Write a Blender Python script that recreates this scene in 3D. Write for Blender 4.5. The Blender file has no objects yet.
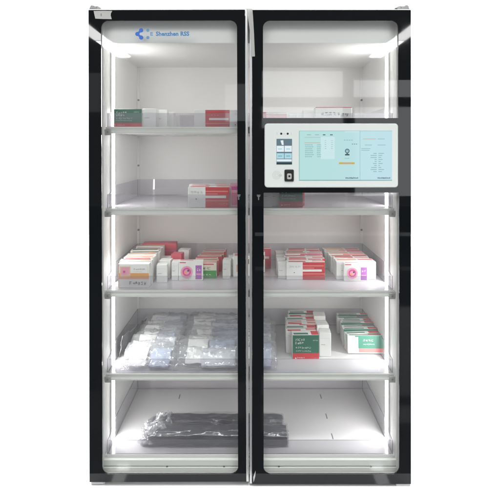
import bpy, bmesh, math, random
from mathutils import Vector, Matrix, noise
random.seed(7)
R = math.radians
scene = bpy.context.scene
col = scene.collection
# ------------------------------------------------------------------ camera frame (4 mm per photo pixel at the door plane Y = 0)
D = 1.8; U = 0.004; ZC = 1.348
def X(px, Y=0.0): return (px - 250) * U * (D + Y) / D
def Z(py, Y=0.0): return ZC + (150 - py) * U * (D + Y) / D

# ------------------------------------------------------------------ materials
M = {}
def new_mat(name):
    m = bpy.data.materials.new(name); m.use_nodes = True
    return m, m.node_tree.nodes, m.node_tree.links
def pbr(key, c, rough=0.5, metal=0.0, spec=0.5, coat=0.0, bump=0.0, bscale=200.0, var=0.0, vscale=6.0, ior=1.5, coat_ior=1.5):
    m, n, l = new_mat(key); b = n['Principled BSDF']
    b.inputs['Base Color'].default_value = (*c, 1); b.inputs['Roughness'].default_value = rough
    b.inputs['Metallic'].default_value = metal; b.inputs['Specular IOR Level'].default_value = spec
    b.inputs['IOR'].default_value = ior
    b.inputs['Coat Weight'].default_value = coat; b.inputs['Coat Roughness'].default_value = 0.02
    b.inputs['Coat IOR'].default_value = coat_ior
    tc = n.new('ShaderNodeTexCoord')
    if var > 0:
        t = n.new('ShaderNodeTexNoise'); t.inputs['Scale'].default_value = vscale; t.inputs['Detail'].default_value = 5
        l.new(tc.outputs['Object'], t.inputs['Vector'])
        r = n.new('ShaderNodeValToRGB'); l.new(t.outputs['Fac'], r.inputs['Fac'])
        r.color_ramp.elements[0].position = 0.3; r.color_ramp.elements[1].position = 0.7
        r.color_ramp.elements[0].color = (*[x * (1 - var) for x in c], 1)
        r.color_ramp.elements[1].color = (*[min(1, x * (1 + var * 0.5)) for x in c], 1)
        l.new(r.outputs['Color'], b.inputs['Base Color'])
    if bump > 0:
        t = n.new('ShaderNodeTexNoise'); t.inputs['Scale'].default_value = bscale; t.inputs['Detail'].default_value = 3
        l.new(tc.outputs['Object'], t.inputs['Vector'])
        bp = n.new('ShaderNodeBump'); bp.inputs['Strength'].default_value = bump; bp.inputs['Distance'].default_value = 0.002
        l.new(t.outputs['Fac'], bp.inputs['Height']); l.new(bp.outputs['Normal'], b.inputs['Normal'])
    M[key] = m
    return m
def thin(key, tint, f0=0.04, rough=0.0, haze=0.0, hcol=(0.85, 0.85, 0.87), bump=0.0, bscale=30.0):
    """clear sheet: transparent, with a mirror reflection that grows towards grazing angles, and a little milky haze"""
    m, n, l = new_mat(key); n.remove(n['Principled BSDF']); out = n['Material Output']
    tr = n.new('ShaderNodeBsdfTransparent'); tr.inputs['Color'].default_value = (*tint, 1)
    gl = n.new('ShaderNodeBsdfGlossy'); gl.inputs['Roughness'].default_value = rough; gl.inputs['Color'].default_value = (1, 1, 1, 1)
    lw = n.new('ShaderNodeLayerWeight'); lw.inputs['Blend'].default_value = 0.5
    pw = n.new('ShaderNodeMath'); pw.operation = 'POWER'; pw.inputs[1].default_value = 5; l.new(lw.outputs['Facing'], pw.inputs[0])
    ma = n.new('ShaderNodeMath'); ma.operation = 'MULTIPLY_ADD'; ma.inputs[1].default_value = 1 - f0; ma.inputs[2].default_value = f0
    l.new(pw.outputs[0], ma.inputs[0])
    base = tr.outputs[0]
    if haze > 0:
        df = n.new('ShaderNodeBsdfDiffuse'); df.inputs['Color'].default_value = (*hcol, 1)
        tl = n.new('ShaderNodeBsdfTranslucent'); tl.inputs['Color'].default_value = (*hcol, 1)
        a = n.new('ShaderNodeMixShader'); a.inputs[0].default_value = 0.5; l.new(df.outputs[0], a.inputs[1]); l.new(tl.outputs[0], a.inputs[2])
        mx = n.new('ShaderNodeMixShader'); mx.inputs[0].default_value = haze
        l.new(tr.outputs[0], mx.inputs[1]); l.new(a.outputs[0], mx.inputs[2]); base = mx.outputs[0]
    mix = n.new('ShaderNodeMixShader'); l.new(ma.outputs[0], mix.inputs[0]); l.new(base, mix.inputs[1]); l.new(gl.outputs[0], mix.inputs[2])
    l.new(mix.outputs[0], out.inputs['Surface'])
    if bump > 0:
        tc = n.new('ShaderNodeTexCoord'); t = n.new('ShaderNodeTexNoise'); t.inputs['Scale'].default_value = bscale
        l.new(tc.outputs['Object'], t.inputs['Vector'])
        bp = n.new('ShaderNodeBump'); bp.inputs['Strength'].default_value = bump; bp.inputs['Distance'].default_value = 0.004
        l.new(t.outputs['Fac'], bp.inputs['Height']); l.new(bp.outputs['Normal'], gl.inputs['Normal'])
    M[key] = m
def emit(key, c, s=1.0, gloss=False):
    m, n, l = new_mat(key); b = n['Principled BSDF']
    b.inputs['Base Color'].default_value = (0.01, 0.01, 0.01, 1); b.inputs['Roughness'].default_value = 0.08 if gloss else 0.5
    b.inputs['Specular IOR Level'].default_value = 0.13 if gloss else 0.0
    b.inputs['Emission Color'].default_value = (*c, 1); b.inputs['Emission Strength'].default_value = s
    M[key] = m
    return m

pbr('enamel', (0.0030, 0.0045, 0.0062), 0.015, spec=0.36)
pbr('white_steel', (0.85, 0.842, 0.83), 0.33, spec=0.4, bump=0.03, bscale=90, var=0.03, vscale=2.5)
pbr('back_steel', (0.83, 0.81, 0.795), 0.42, spec=0.35, bump=0.03, bscale=70, var=0.03, vscale=2.0)
pbr('shelf_steel', (0.60, 0.588, 0.595), 0.16, spec=0.6, var=0.04, vscale=4)
pbr('rail_alu', (0.60, 0.60, 0.575), 0.38, spec=0.5, var=0.04, vscale=5)
pbr('base_paint', (0.70, 0.71, 0.68), 0.4, var=0.03, vscale=4)
pbr('groove', (0.12, 0.12, 0.11), 0.6)
pbr('bracket_grey', (0.36, 0.36, 0.35), 0.4, metal=0.2)
pbr('alu', (0.62, 0.63, 0.64), 0.28, metal=0.85, var=0.05, vscale=20)
pbr('hinge_steel', (0.27, 0.27, 0.265), 0.35, metal=0.5, var=0.15, vscale=40)
pbr('spacer', (0.55, 0.55, 0.54), 0.5)
pbr('dark_rubber', (0.02, 0.02, 0.021), 0.6)
pbr('foot_plastic', (0.42, 0.43, 0.43), 0.5)
pbr('bezel', (0.76, 0.81, 0.78), 0.3, spec=0.5)
pbr('bezel_mark', (0.60, 0.64, 0.61), 0.5)
pbr('lens', (0.02, 0.02, 0.02), 0.08)
pbr('reader_black', (0.012, 0.012, 0.013), 0.3)
pbr('reader_pad', (0.50, 0.49, 0.46), 0.25)
pbr('logo_blue', (0.035, 0.16, 0.62), 0.5)
pbr('logo_pale', (0.14, 0.32, 0.55), 0.5)
pbr('letter_blue', (0.07, 0.24, 0.50), 0.5)
pbr('lock_grey', (0.16, 0.17, 0.18), 0.5)
pbr('slot', (0.16, 0.155, 0.165), 0.6)
def card(k, c): pbr(k, c, 0.42, spec=0.35, bump=0.02, bscale=400, var=0.05, vscale=30)
card('c_white', (0.78, 0.78, 0.76)); card('c_offwhite', (0.70, 0.70, 0.67)); card('c_cream', (0.76, 0.70, 0.58))
card('c_red', (0.52, 0.035, 0.045)); card('c_pinkred', (0.58, 0.10, 0.13)); card('c_coral', (0.70, 0.22, 0.20))
card('c_green', (0.02, 0.135, 0.085)); card('c_leaf', (0.06, 0.30, 0.07)); card('c_mint', (0.045, 0.21, 0.145))
card('c_magenta', (0.56, 0.07, 0.30)); card('c_pink', (0.72, 0.33, 0.42)); card('c_purple', (0.37, 0.13, 0.42))
card('c_orange', (0.72, 0.33, 0.10)); card('c_brown', (0.26, 0.12, 0.09)); card('c_ink', (0.05, 0.05, 0.055)); card('c_grey', (0.42, 0.43, 0.44))
card('c_peach', (0.72, 0.45, 0.33)); card('c_rose', (0.66, 0.13, 0.24))
thin('pane', (0.97, 0.98, 0.975), 0.027, rough=0.03, haze=0.025)
thin('acrylic', (0.955, 0.95, 0.965), 0.05, rough=0.03, haze=0.05, hcol=(0.66, 0.64, 0.70))
thin('acrylic_front', (0.90, 0.893, 0.91), 0.05, rough=0.03, haze=0.06, hcol=(0.60, 0.58, 0.66))
thin('acrylic_edge', (0.40, 0.39, 0.43), 0.08, rough=0.15, haze=0.35, hcol=(0.32, 0.31, 0.36))
thin('film', (0.975, 0.978, 0.985), 0.08, rough=0.17, haze=0.17, hcol=(0.94, 0.95, 0.97), bump=0.8, bscale=45)
thin('wrap', (0.95, 0.95, 0.96), 0.06, rough=0.26, haze=0.035, hcol=(0.75, 0.74, 0.8), bump=0.8, bscale=40)
thin('crumple', (0.97, 0.97, 0.98), 0.08, rough=0.25, haze=0.16, hcol=(0.92, 0.92, 0.94), bump=0.5, bscale=60)
thin('tape', (0.45, 0.46, 0.46), 0.04, rough=0.25, haze=0.93, hcol=(0.86, 0.86, 0.83))
pbr('pouch_paper', (0.86, 0.86, 0.84), 0.6, bump=0.08, bscale=120)
pbr('pouch_blue', (0.50, 0.55, 0.68), 0.4, var=0.25, vscale=25)
pbr('pouch_grey', (0.70, 0.72, 0.76), 0.4, var=0.15, vscale=25)
pbr('pouch_yellow', (0.62, 0.54, 0.30), 0.5)
pbr('dark_cloth', (0.042, 0.042, 0.060), 0.6, bump=0.25, bscale=60, var=0.25, vscale=9)
emit('led', (1.0, 0.985, 0.965), 46.0)
pbr('led_base', (0.6, 0.6, 0.6), 0.4, metal=0.4)
m = M['enamel']; n = m.node_tree.nodes; l = m.node_tree.links; tc = n.new('ShaderNodeTexCoord'); t = n.new('ShaderNodeTexNoise'); t.inputs['Scale'].default_value = 7; t.inputs['Detail'].default_value = 6
mr = n.new('ShaderNodeMapRange'); mr.inputs['From Min'].default_value = 0.42; mr.inputs['From Max'].default_value = 0.75; mr.inputs['To Min'].default_value = 0.012; mr.inputs['To Max'].default_value = 0.07
l.new(tc.outputs['Object'], t.inputs['Vector']); l.new(t.outputs['Fac'], mr.inputs['Value']); l.new(mr.outputs['Result'], n['Principled BSDF'].inputs['Roughness'])
# the display: mint at left to sky blue at right, as the user interface shows
def lcd():
    m = emit('lcd', (0.4, 0.75, 0.75), 0.86, gloss=True); n = m.node_tree.nodes; l = m.node_tree.links
    tc = n.new('ShaderNodeTexCoord'); mp = n.new('ShaderNodeMapping'); gr = n.new('ShaderNodeTexGradient'); r = n.new('ShaderNodeValToRGB')
    mp.inputs['Scale'].default_value = (1, 1, 1)
    l.new(tc.outputs['Generated'], mp.inputs['Vector']); l.new(mp.outputs[0], gr.inputs['Vector']); l.new(gr.outputs['Fac'], r.inputs['Fac'])
    r.color_ramp.elements[0].color = (0.54, 0.85, 0.82, 1); r.color_ramp.elements[1].color = (0.58, 0.83, 0.92, 1)
    e = r.color_ramp.elements.new(0.55); e.color = (0.56, 0.85, 0.88, 1)
    l.new(r.outputs['Color'], n['Principled BSDF'].inputs['Emission Color'])
lcd()
emit('ui_pale', (0.68, 0.92, 0.95), 0.86, True); emit('ui_line', (0.33, 0.58, 0.60), 0.8, True); emit('ui_dark', (0.06, 0.10, 0.12), 0.8, True)
emit('ui_red', (0.62, 0.50, 0.45), 0.8, True); emit('ui_yellow', (0.72, 0.50, 0.09), 0.85, True); emit('ui_tile', (0.45, 0.75, 0.86), 0.9, True)
emit('ui_white', (0.85, 0.95, 1.0), 0.9, True); emit('ui_navy', (0.035, 0.06, 0.09), 0.8, True); emit('ui_slate', (0.16, 0.24, 0.30), 0.8, True)
emit('ui_edge', (0.28, 0.52, 0.54), 0.8, True)

# ------------------------------------------------------------------ mesh builder
class MB:
    def __init__(s): s.bm = bmesh.new(); s.mats = []
    def mi(s, k):
        if k not in s.mats: s.mats.append(k)
        return s.mats.index(k)
    def face(s, pts, k, smooth=False):
        f = s.bm.faces.new([s.bm.verts.new(p) for p in pts]); f.material_index = s.mi(k); f.smooth = smooth; return f
    def box(s, x0, x1, y0, y1, z0, z1, k, bev=0.0, seg=2):
        r = bmesh.ops.create_cube(s.bm, size=1.0)
        for v in r['verts']:
            v.co = Vector(((x0 + x1) / 2 + v.co.x * (x1 - x0), (y0 + y1) / 2 + v.co.y * (y1 - y0), (z0 + z1) / 2 + v.co.z * (z1 - z0)))
        fs = set(f for v in r['verts'] for f in v.link_faces); i = s.mi(k)
        for f in fs: f.material_index = i
        if bev > 0:
            es = list(set(e for v in r['verts'] for e in v.link_edges))
            g = bmesh.ops.bevel(s.bm, geom=es, offset=bev, segments=seg, affect='EDGES', profile=0.5)
            for f in g['faces']: f.material_index = i; f.smooth = True
    def prism(s, poly, axis, a0, a1, k, edge_k=None):
        """poly: 2-D points; extruded along axis ('x','y','z') from a0 to a1"""
        def P(p, a):
            return {'x': (a, p[0], p[1]), 'y': (p[0], a, p[1]), 'z': (p[0], p[1], a)}[axis]
        va = [s.bm.verts.new(P(p, a0)) for p in poly]; vb = [s.bm.verts.new(P(p, a1)) for p in poly]
        i = s.mi(k); j = s.mi(edge_k or k)
        for vs in (va, vb[::-1]): f = s.bm.faces.new(vs); f.material_index = i
        for q in range(len(poly)):
            f = s.bm.faces.new((va[q], vb[q], vb[(q + 1) % len(poly)], va[(q + 1) % len(poly)])); f.material_index = j
    def disc(s, c, r, k, y, n=24, th=0.0006, sx=1.0):
        s.prism([(c[0] + sx * r * math.cos(2 * math.pi * q / n), c[1] + r * math.sin(2 * math.pi * q / n)) for q in range(n)], 'y', y, y + th, k)
    def ringdisc(s, c, r0, r1, k, y, n=24):
        for q in range(n):
            a, b = 2 * math.pi * q / n, 2 * math.pi * (q + 1) / n
            s.face([(c[0] + r * math.cos(t), y, c[1] + r * math.sin(t)) for r, t in ((r0, a), (r1, a), (r1, b), (r0, b))], k)
    def ring(s, outer, inner, rad, y0, y1, k, n=8):
        """frame slab in XZ with a rounded-rectangle opening; outer/inner = (x0,x1,z0,z1)"""
        ox0, ox1, oz0, oz1 = outer; ix0, ix1, iz0, iz1 = inner
        ra, rb = rad if isinstance(rad, tuple) else (rad, rad)
        cs = [((ix1 - ra, iz1 - ra), 0, (ox1, oz1), ra), ((ix0 + ra, iz1 - ra), 90, (ox0, oz1), ra), ((ix0 + rb, iz0 + rb), 180, (ox0, oz0), rb), ((ix1 - rb, iz0 + rb), 270, (ox1, oz0), rb)]
        pts = []
        for (c, a, o, rad) in cs:
            for q in range(n + 1):
                t = R(a + 90 * q / n); pts.append(((c[0] + rad * math.cos(t), c[1] + rad * math.sin(t)), o))
        i = s.mi(k); N = len(pts); vi = {}; vo = {}
        for y in (y0, y1):
            for q, (p, o) in enumerate(pts):
                vi[q, y] = s.bm.verts.new((p[0], y, p[1]))
                if (o, y) not in vo: vo[o, y] = s.bm.verts.new((o[0], y, o[1]))
        for q in range(N):
            r = (q + 1) % N; o, o2 = pts[q][1], pts[r][1]
            for y in (y0, y1):
                vs = [vi[q, y], vi[r, y], vo[o2, y]] + ([vo[o, y]] if o2 != o else [])
                f = s.bm.faces.new(vs); f.material_index = i
            f = s.bm.faces.new((vi[q, y0], vi[r, y0], vi[r, y1], vi[q, y1])); f.material_index = i; f.smooth = True
            if o2 != o:
                f = s.bm.faces.new((vo[o, y0], vo[o2, y0], vo[o2, y1], vo[o, y1])); f.material_index = i
    def text(s, body, x, z, size, y, k, th=0.0004):
        cu = bpy.data.curves.new('t', 'FONT'); cu.body = body; cu.size = size; cu.resolution_u = 3; cu.offset = size * 0.045; cu.space_character = 1.04
        ob = bpy.data.objects.new('t', cu); col.objects.link(ob)
        dg = bpy.context.evaluated_depsgraph_get()
        me = bpy.data.meshes.new_from_object(ob.evaluated_get(dg))
        i = s.mi(k); vs = [s.bm.verts.new((x + v.co.x, y, z + v.co.y)) for v in me.vertices]
        for p in me.polygons:
            try: f = s.bm.faces.new([vs[q] for q in p.vertices]); f.material_index = i
            except ValueError: pass
        bpy.data.objects.remove(ob); bpy.data.curves.remove(cu); bpy.data.meshes.remove(me)
    def build(s, name, parent=None, normals=True):
        if normals: bmesh.ops.recalc_face_normals(s.bm, faces=s.bm.faces)
        me = bpy.data.meshes.new(name); s.bm.to_mesh(me); s.bm.free()
        for k in s.mats: me.materials.append(M[k])
        o = bpy.data.objects.new(name, me); col.objects.link(o)
        if parent: o.parent = parent
        return o
def tag(o, label, cat, group=None):
    o['label'] = label; o['category'] = cat
    if group: o['group'] = group
    return o
def empty(name, loc=(0, 0, 0)):
    o = bpy.data.objects.new(name, None); o.location = loc; o.empty_display_size = 0.05; col.objects.link(o); return o

# ------------------------------------------------------------------ setting: white paper sweep and the floor in front
pbr('paper', (0.90, 0.90, 0.90), 0.04, spec=0.5)
pbr('tile', (0.16, 0.16, 0.16), 0.05, spec=0.5, ior=1.9)
b = MB(); NX = 1
prof = [(-0.075, 0.0)] + [(1.6, 0.0)] + [(1.6 + 1.2 * math.sin(R(a)), 1.2 - 1.2 * math.cos(R(a))) for a in range(6, 91, 6)] + [(2.8, 4.6)]
for (p, q) in zip(prof, prof[1:]):
    b.face([(-5, p[0], p[1]), (5, p[0], p[1]), (5, q[0], q[1]), (-5, q[0], q[1])], 'paper', True)
bmesh.ops.remove_doubles(b.bm, verts=b.bm.verts, dist=1e-5)
o = b.build('backdrop'); o['kind'] = 'structure'
b = MB(); b.face([(-8, -9, -0.004), (8, -9, -0.004), (8, 6, -0.004), (-8, 6, -0.004)], 'tile'); o = b.build('floor'); o['kind'] = 'structure'

# ------------------------------------------------------------------ the cabinet
cab = tag(empty('dispensing_cabinet'), 'tall white medicine cabinet with two black framed glass doors and a touchscreen', 'cabinet')
HW = 0.60; YB = 0.60; YF = 0.045; CEIL = 1.788; OUT = 0.643; TOP = 1.902; BOT = 0.014
FRONT = 0.058
SH = [1.443, 1.106, 0.768, 0.424, 0.088]
b = MB()
b.box(-OUT, -HW, YF, YB + 0.04, BOT, TOP, 'white_steel', 0.002); b.box(HW, OUT, YF, YB + 0.04, BOT, TOP, 'white_steel', 0.002)
b.box(-HW, HW, YF + 0.003, YB + 0.037, CEIL, TOP - 0.003, 'white_steel')
b.box(-HW, HW, YF + 0.03, YB + 0.037, BOT + 0.003, SH[4] - 0.012, 'white_steel')
b.build('shell', cab)
b = MB(); b.box(-HW, HW, YB, YB + 0.035, SH[4] - 0.012, CEIL, 'back_steel')
for sx in (-1, 1):                       # folded corner post with its clips
    b.box(sx * HW - (0.0 if sx < 0 else 0.014), sx * HW + (0.014 if sx < 0 else 0.0), YB - 0.012, YB - 0.001, SH[4] + 0.002, CEIL - 0.002, 'back_steel', 0.001)
b.build('back_panel', cab)
for sx in (-1, 1):
    for py in (100, 165.5, 230):
        b = MB(); b.disc((sx * (HW - 0.009), Z(py, YB - 0.02)), 0.0055, 'hinge_steel', YB - 0.018, 12, 0.006); b.build('clip_screw', cab)
b = MB(); b.box(-HW, HW, YF, YF + 0.03, Z(43, YF), CEIL - 0.002, 'white_steel')
b.box(-0.06, 0.04, YF - 0.0005, YF + 0.01, Z(28.2, YF), Z(27.6, YF), 'spacer') if False else None
b.build('header_panel', cab)
b = MB(); zg = Z(467, YF)
b.box(-HW, HW, YF + 0.002, YF + 0.028, zg + 0.003, SH[4] - 0.0125, 'base_paint', 0.001)
b.box(-HW, HW, YF + 0.010, YF + 0.028, zg - 0.002, zg + 0.0032, 'groove')
b.box(-HW, HW, YF + 0.0005, YF + 0.028, BOT + 0.004, zg - 0.0018, 'base_paint', 0.001)
for px in (167, 224, 279, 371): b.disc((X(px, YF), zg + 0.001), 0.004, 'groove', YF + 0.001, 12, 0.01)
b.build('base_panel', cab)
for sx in (-1, 1):
    b = MB(); b.box(sx * 0.612 - 0.028, sx * 0.612 + 0.028, 0.012, 0.06, 0.0, 0.0135, 'foot_plastic', 0.003); b.build('foot', cab)
    b = MB(); b.box(sx * 0.612 - 0.028, sx * 0.612 + 0.028, 0.55, 0.60, 0.0, 0.0135, 'foot_plastic', 0.003); b.build('foot', cab)
# light strips
for sx in (-1, 1):
    xw = sx * (HW - 0.001); yc = 0.158
    b = MB()
    b.prism([(xw, yc - 0.021), (xw - sx * 0.004, yc - 0.021), (xw - sx * 0.004, yc + 0.021), (xw, yc + 0.021)], 'z', SH[4] + 0.003, CEIL - 0.003, 'led_base')
    st = b.build('light_strip', cab)
    b = MB(); a0 = xw - sx * 0.0043
    b.prism([(a0, yc - 0.0165), (a0 - sx * 0.0012, yc - 0.016), (a0 - sx * 0.0012, yc + 0.016), (a0, yc + 0.0165)], 'z', SH[4] + 0.006, CEIL - 0.006, 'led')
    b.build('diffuser', st)
# shelves
SW = 0.5925
for i, z in enumerate(SH):
    b = MB(); th = 0.022 if i < 4 else 0.011
    b.box(-SW, SW, FRONT + 0.004, YB - 0.014, z - th, z, 'shelf_steel', 0.001)
    if i == 4:
        b.box(-HW + 0.001, -SW - 0.0005, FRONT + 0.004, YB - 0.014, z - th, z - 0.002, 'shelf_steel')
        b.box(SW + 0.0005, HW - 0.001, FRONT + 0.004, YB - 0.014, z - th, z - 0.002, 'shelf_steel')
        for sx in (-0.36, 0.362):
            for y in (0.18, 0.33, 0.5):
                b.box(sx - 0.0025, sx + 0.0025, y - 0.02, y + 0.02, z - 0.003, z + 0.0006, 'slot')
    else:
        for k in range(9):                   # punched slots along the deck
            for y in (0.2, 0.4):
                x = -0.48 + 0.12 * k; b.box(x - 0.003, x + 0.003, y - 0.012, y + 0.012, z - 0.003, z + 0.0005, 'slot') if i == 1 else None
    sh = b.build('shelf', cab)
    if i < 4:
        b = MB()
        b.prism([(FRONT, z - 0.027), (FRONT, z - 0.019), (FRONT + 0.0015, z - 0.018), (FRONT + 0.0015, z - 0.008), (FRONT, z - 0.007), (FRONT, z + 0.001), (FRONT + 0.0038, z + 0.001), (FRONT + 0.0038, z - 0.027)], 'x', -SW - 0.003, SW + 0.003, 'rail_alu')
        b.build('price_rail', sh)
        for sx in (-1, 1):
            b = MB(); x0, x1 = sorted((sx * 0.574, sx * (HW - 0.0015)))
            b.box(x0, x1, FRONT - 0.006, FRONT - 0.0005, z - 0.034, z - 0.009, 'bracket_grey', 0.002)
            b.disc(((x0 + x1) / 2, z - 0.021), 0.004, 'hinge_steel', FRONT - 0.0075, 10, 0.003)
            b.build('bracket', sh)
    t = 0.003; hf = 0.058; hb = 0.088
    b = MB(); b.prism([(-SW + 0.006, z + 0.0015), (SW - 0.006, z + 0.0015), (SW - 0.006, z + hf), (-SW + 0.006, z + hf)], 'y', FRONT + 0.006, FRONT + 0.006 + t, 'acrylic_front', 'acrylic_edge'); b.build('front_fence', sh)
    b = MB(); b.prism([(-SW + 0.006, z + 0.0015), (SW - 0.006, z + 0.0015), (SW - 0.006, z + hb), (-SW + 0.006, z + hb)], 'y', YB - 0.030, YB - 0.030 + t, 'acrylic', 'acrylic_edge'); b.build('back_fence', sh)
    for sx in (-1, 1):
        xs = sx * (SW - 0.001)
        poly = [(FRONT + 0.006, z + 0.0015), (FRONT + 0.006, z + hf)]
        for q in range(9):
            u = q / 8; poly.append((FRONT + 0.02 + 0.10 * u, z + hf + (hb - hf) * (3 * u * u - 2 * u ** 3)))
        poly += [(YB - 0.03, z + hb), (YB - 0.03, z + 0.0015)]
        b = MB(); x0, x1 = sorted((xs, xs - sx * t)); b.prism(poly, 'x', x0, x1, 'acrylic', 'acrylic_edge')
        b.build('side_fence', sh)

# doors: black printed glass, clear window, slim metal spacer behind
def tape_piece(name, pts, y, parent):
    b = MB(); n = len(pts); b.prism(pts, 'y', y - 0.0005, y, 'tape'); return b.build(name, parent)
def door(x0, x1, z0, z1, openings, name='door'):
    b = MB()
    if len(openings) == 1:
        b.ring((x0, x1, z0, z1), openings[0], 0.028, 0.0, 0.006, 'enamel')
    else:
        zm = 0.5 * (openings[0][2] + openings[1][3])
        b.ring((x0, x1, zm, z1), openings[0], (0.028, 0.003), 0.0, 0.006, 'enamel')
        b.ring((x0, x1, z0, zm), openings[1], (0.003, 0.028), 0.0, 0.006, 'enamel')
    d = b.build('door', cab)
    for op in openings:
        ox0, ox1, oz0, oz1 = op
        b = MB(); b.box(ox0 - 0.02, ox1 + 0.02, 0.0065, 0.0105, oz0 - 0.02, oz1 + 0.02, 'pane'); b.build('glass_pane', d)
        b = MB(); g = 0.012
        b.ring((ox0 - g - 0.012, ox1 + g + 0.012, oz0 - g - 0.008, oz1 + g + 0.008), (ox0 - g, ox1 + g, oz0 - g, oz1 + g), 0.02, 0.0115, 0.030, 'spacer'); b.build('spacer', d)
    return d
ld = (X(89.6), X(246.3), Z(482), Z(10)); lo = (X(102.2), X(238.2), Z(474.2), Z(20.5))
door_l = door(*ld, [lo])
rd = (X(252.2), X(411), Z(484), Z(10)); ro = [(X(263), X(398.4), Z(118), Z(20.5)), (X(263.6), X(399.4), Z(474.2), Z(192.7))]
door_r = door(*rd, ro)
# trims
for d, (x0, x1, z0, z1), inner in ((door_l, ld, 1), (door_r, rd, -1)):
    b = MB()
    b.box(x0, x1, 0.0065, 0.034, z1 - 0.006, z1 - 0.0005, 'alu', 0.001); b.box(x0, x1, -0.0005, 0.034, z1 - 0.0003, z1 + 0.003, 'alu', 0.0008)
    b.box(x0, x1, 0.0065, 0.034, z0 + 0.0005, z0 + 0.006, 'alu', 0.001)
    xo = x0 if inner > 0 else x1 - 0.004
    b.box(xo, xo + 0.004, 0.0065, 0.034, z0 + 0.007, z1 - 0.007, 'alu', 0.001)
    b.build('edge_trim', d)
    b = MB()
    if inner > 0: b.box(x1 + 0.0005, x1 + 0.0100, -0.0025, 0.034, z0 + 0.002, z1 + 0.004, 'alu', 0.0015)
    else: b.box(x0 - 0.0100, x0 - 0.0005, 0.0015, 0.034, z0, z1 + 0.004, 'alu', 0.0015)
    b.build('meeting_trim', d)
# hinges on top
for d, sx, pxs in ((door_l, -1, (89.5, 101)), (door_r, 1, (398, 410.5))):
    b = MB(); a, c = X(pxs[0]), X(pxs[1]); zt = Z(9.2)
    b.box(a, c, 0.008, 0.055, zt + 0.0005, zt + 0.007, 'hinge_steel', 0.001)
    xo = a + 0.008 if sx < 0 else c - 0.008
    b.box(*((a + 0.001, a + 0.030) if sx < 0 else (c - 0.034, c - 0.001)), 0.012, 0.045, zt + 0.0072, zt + 0.017, 'hinge_steel', 0.002)
    b.prism([(xo + 0.0075 * math.cos(2 * math.pi * q / 16), 0.026 + 0.0075 * math.sin(2 * math.pi * q / 16)) for q in range(16)], 'z', zt + 0.0172, zt + 0.022, 'hinge_steel')
    xa, xb = (a + 0.0305, a + 0.046) if sx < 0 else (c - 0.058, c - 0.0345)
    b.prism([(xa, zt + 0.0075), (xb, zt + 0.0075), (xb, zt + (0.010 if sx < 0 else 0.019)), (xa, zt + (0.019 if sx < 0 else 0.010))], 'y', 0.012, 0.04, 'hinge_steel')
    b.build('hinge', d)
    b = MB(); x0, x1 = (X(91), X(103)) if sx < 0 else (X(396.5), X(411))
    zb = Z(482) if sx < 0 else Z(484)
    b.box(x0, x1, 0.004, 0.05, zb - 0.012, zb - 0.0008, 'foot_plastic', 0.002); b.build('lower_hinge', d)
# lock marks, film and tape
for d, px in ((door_l, 239.5), (door_r, 258.6)):
    b = MB(); x, z = X(px), Z(197)
    b.box(x - 0.0075, x + 0.0075, -0.0006, -0.0001, z + 0.006, z + 0.009, 'lock_grey'); b.box(x - 0.002, x + 0.002, -0.0006, -0.0001, z - 0.012, z + 0.0058, 'lock_grey')
    b.box(x - 0.006, x - 0.0022, -0.0006, -0.0001, z + 0.001, z + 0.0045, 'lock_grey'); b.box(x + 0.0022, x + 0.006, -0.0006, -0.0001, z + 0.001, z + 0.0045, 'lock_grey')
    b.build('lock_mark', d)
tp = tape_piece('tape_tab', [(X(a), Z(c)) for a, c in ((95, 11), (105, 10.8), (113.6, 11), (112.2, 13.4), (112, 15.5), (113, 19.2), (104, 19), (96.6, 18.6), (95.8, 15))], -0.0008, door_l)
b = MB(); b.box(X(102.2), X(102.8), -0.0018, -0.0014, Z(16.3), Z(13.5), 'lock_grey'); b.build('arrow_mark', door_l)
film = tape_piece('film_strip', [(X(a), Z(c)) for a, c in ((246.6, 8.9), (252.4, 8.7), (253.2, 20), (254, 34), (254.9, 56.6), (251.6, 56.8), (251.2, 40), (248.6, 22))], -0.0035, door_r)
tape_piece('film_tail', [(X(a), Z(c)) for a, c in ((253.2, 477), (255.6, 470.5), (255.3, 476), (253.6, 482))], -0.0008, door_r)
# logo and lettering on the left pane
b = MB(); y = -0.0002 + 0.0062
for (px, py, r) in ((142, 30, 2.15), (138.2, 33.6, 2.15), (142, 37.2, 2.15)): b.disc((X(px), Z(py)), r * U, 'logo_blue', 0.0056, 20, 0.0006)
for (p, q) in (((142, 30), (138.2, 33.6)), ((138.2, 33.6), (142, 37.2))):
    a = Vector((X(p[0]), Z(p[1]))); c = Vector((X(q[0]), Z(q[1]))); n_ = (c - a).normalized(); n_ = Vector((-n_.y, n_.x)) * 1.1 * U
    b.prism([tuple(a + n_), tuple(c + n_), tuple(c - n_), tuple(a - n_)], 'y', 0.0057, 0.0061, 'logo_blue')
for (px, py, r) in ((148.7, 30, 1.55), (148.7, 37.2, 1.55)): b.disc((X(px), Z(py)), r * U, 'logo_pale', 0.0056, 20, 0.0006)
b.box(X(151.2), X(152.0), 0.0056, 0.0062, Z(35.4), Z(31.8), 'logo_pale')
for py in (32.2, 33.6, 35.0): b.box(X(152.0), X(153.7), 0.0056, 0.0062, Z(py + 0.4), Z(py - 0.4), 'logo_pale')
b.build('logo', door_l)
b = MB(); b.text('Shenzhen RSS', X(156.8), Z(35.4), 0.0228, 0.0058, 'letter_blue'); b.build('lettering', door_l)
door_l.rotation_euler = (0, R(-0.14), 0); door_l.location = (-0.0028 + 0.0025, 0, 0.0012)

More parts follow.
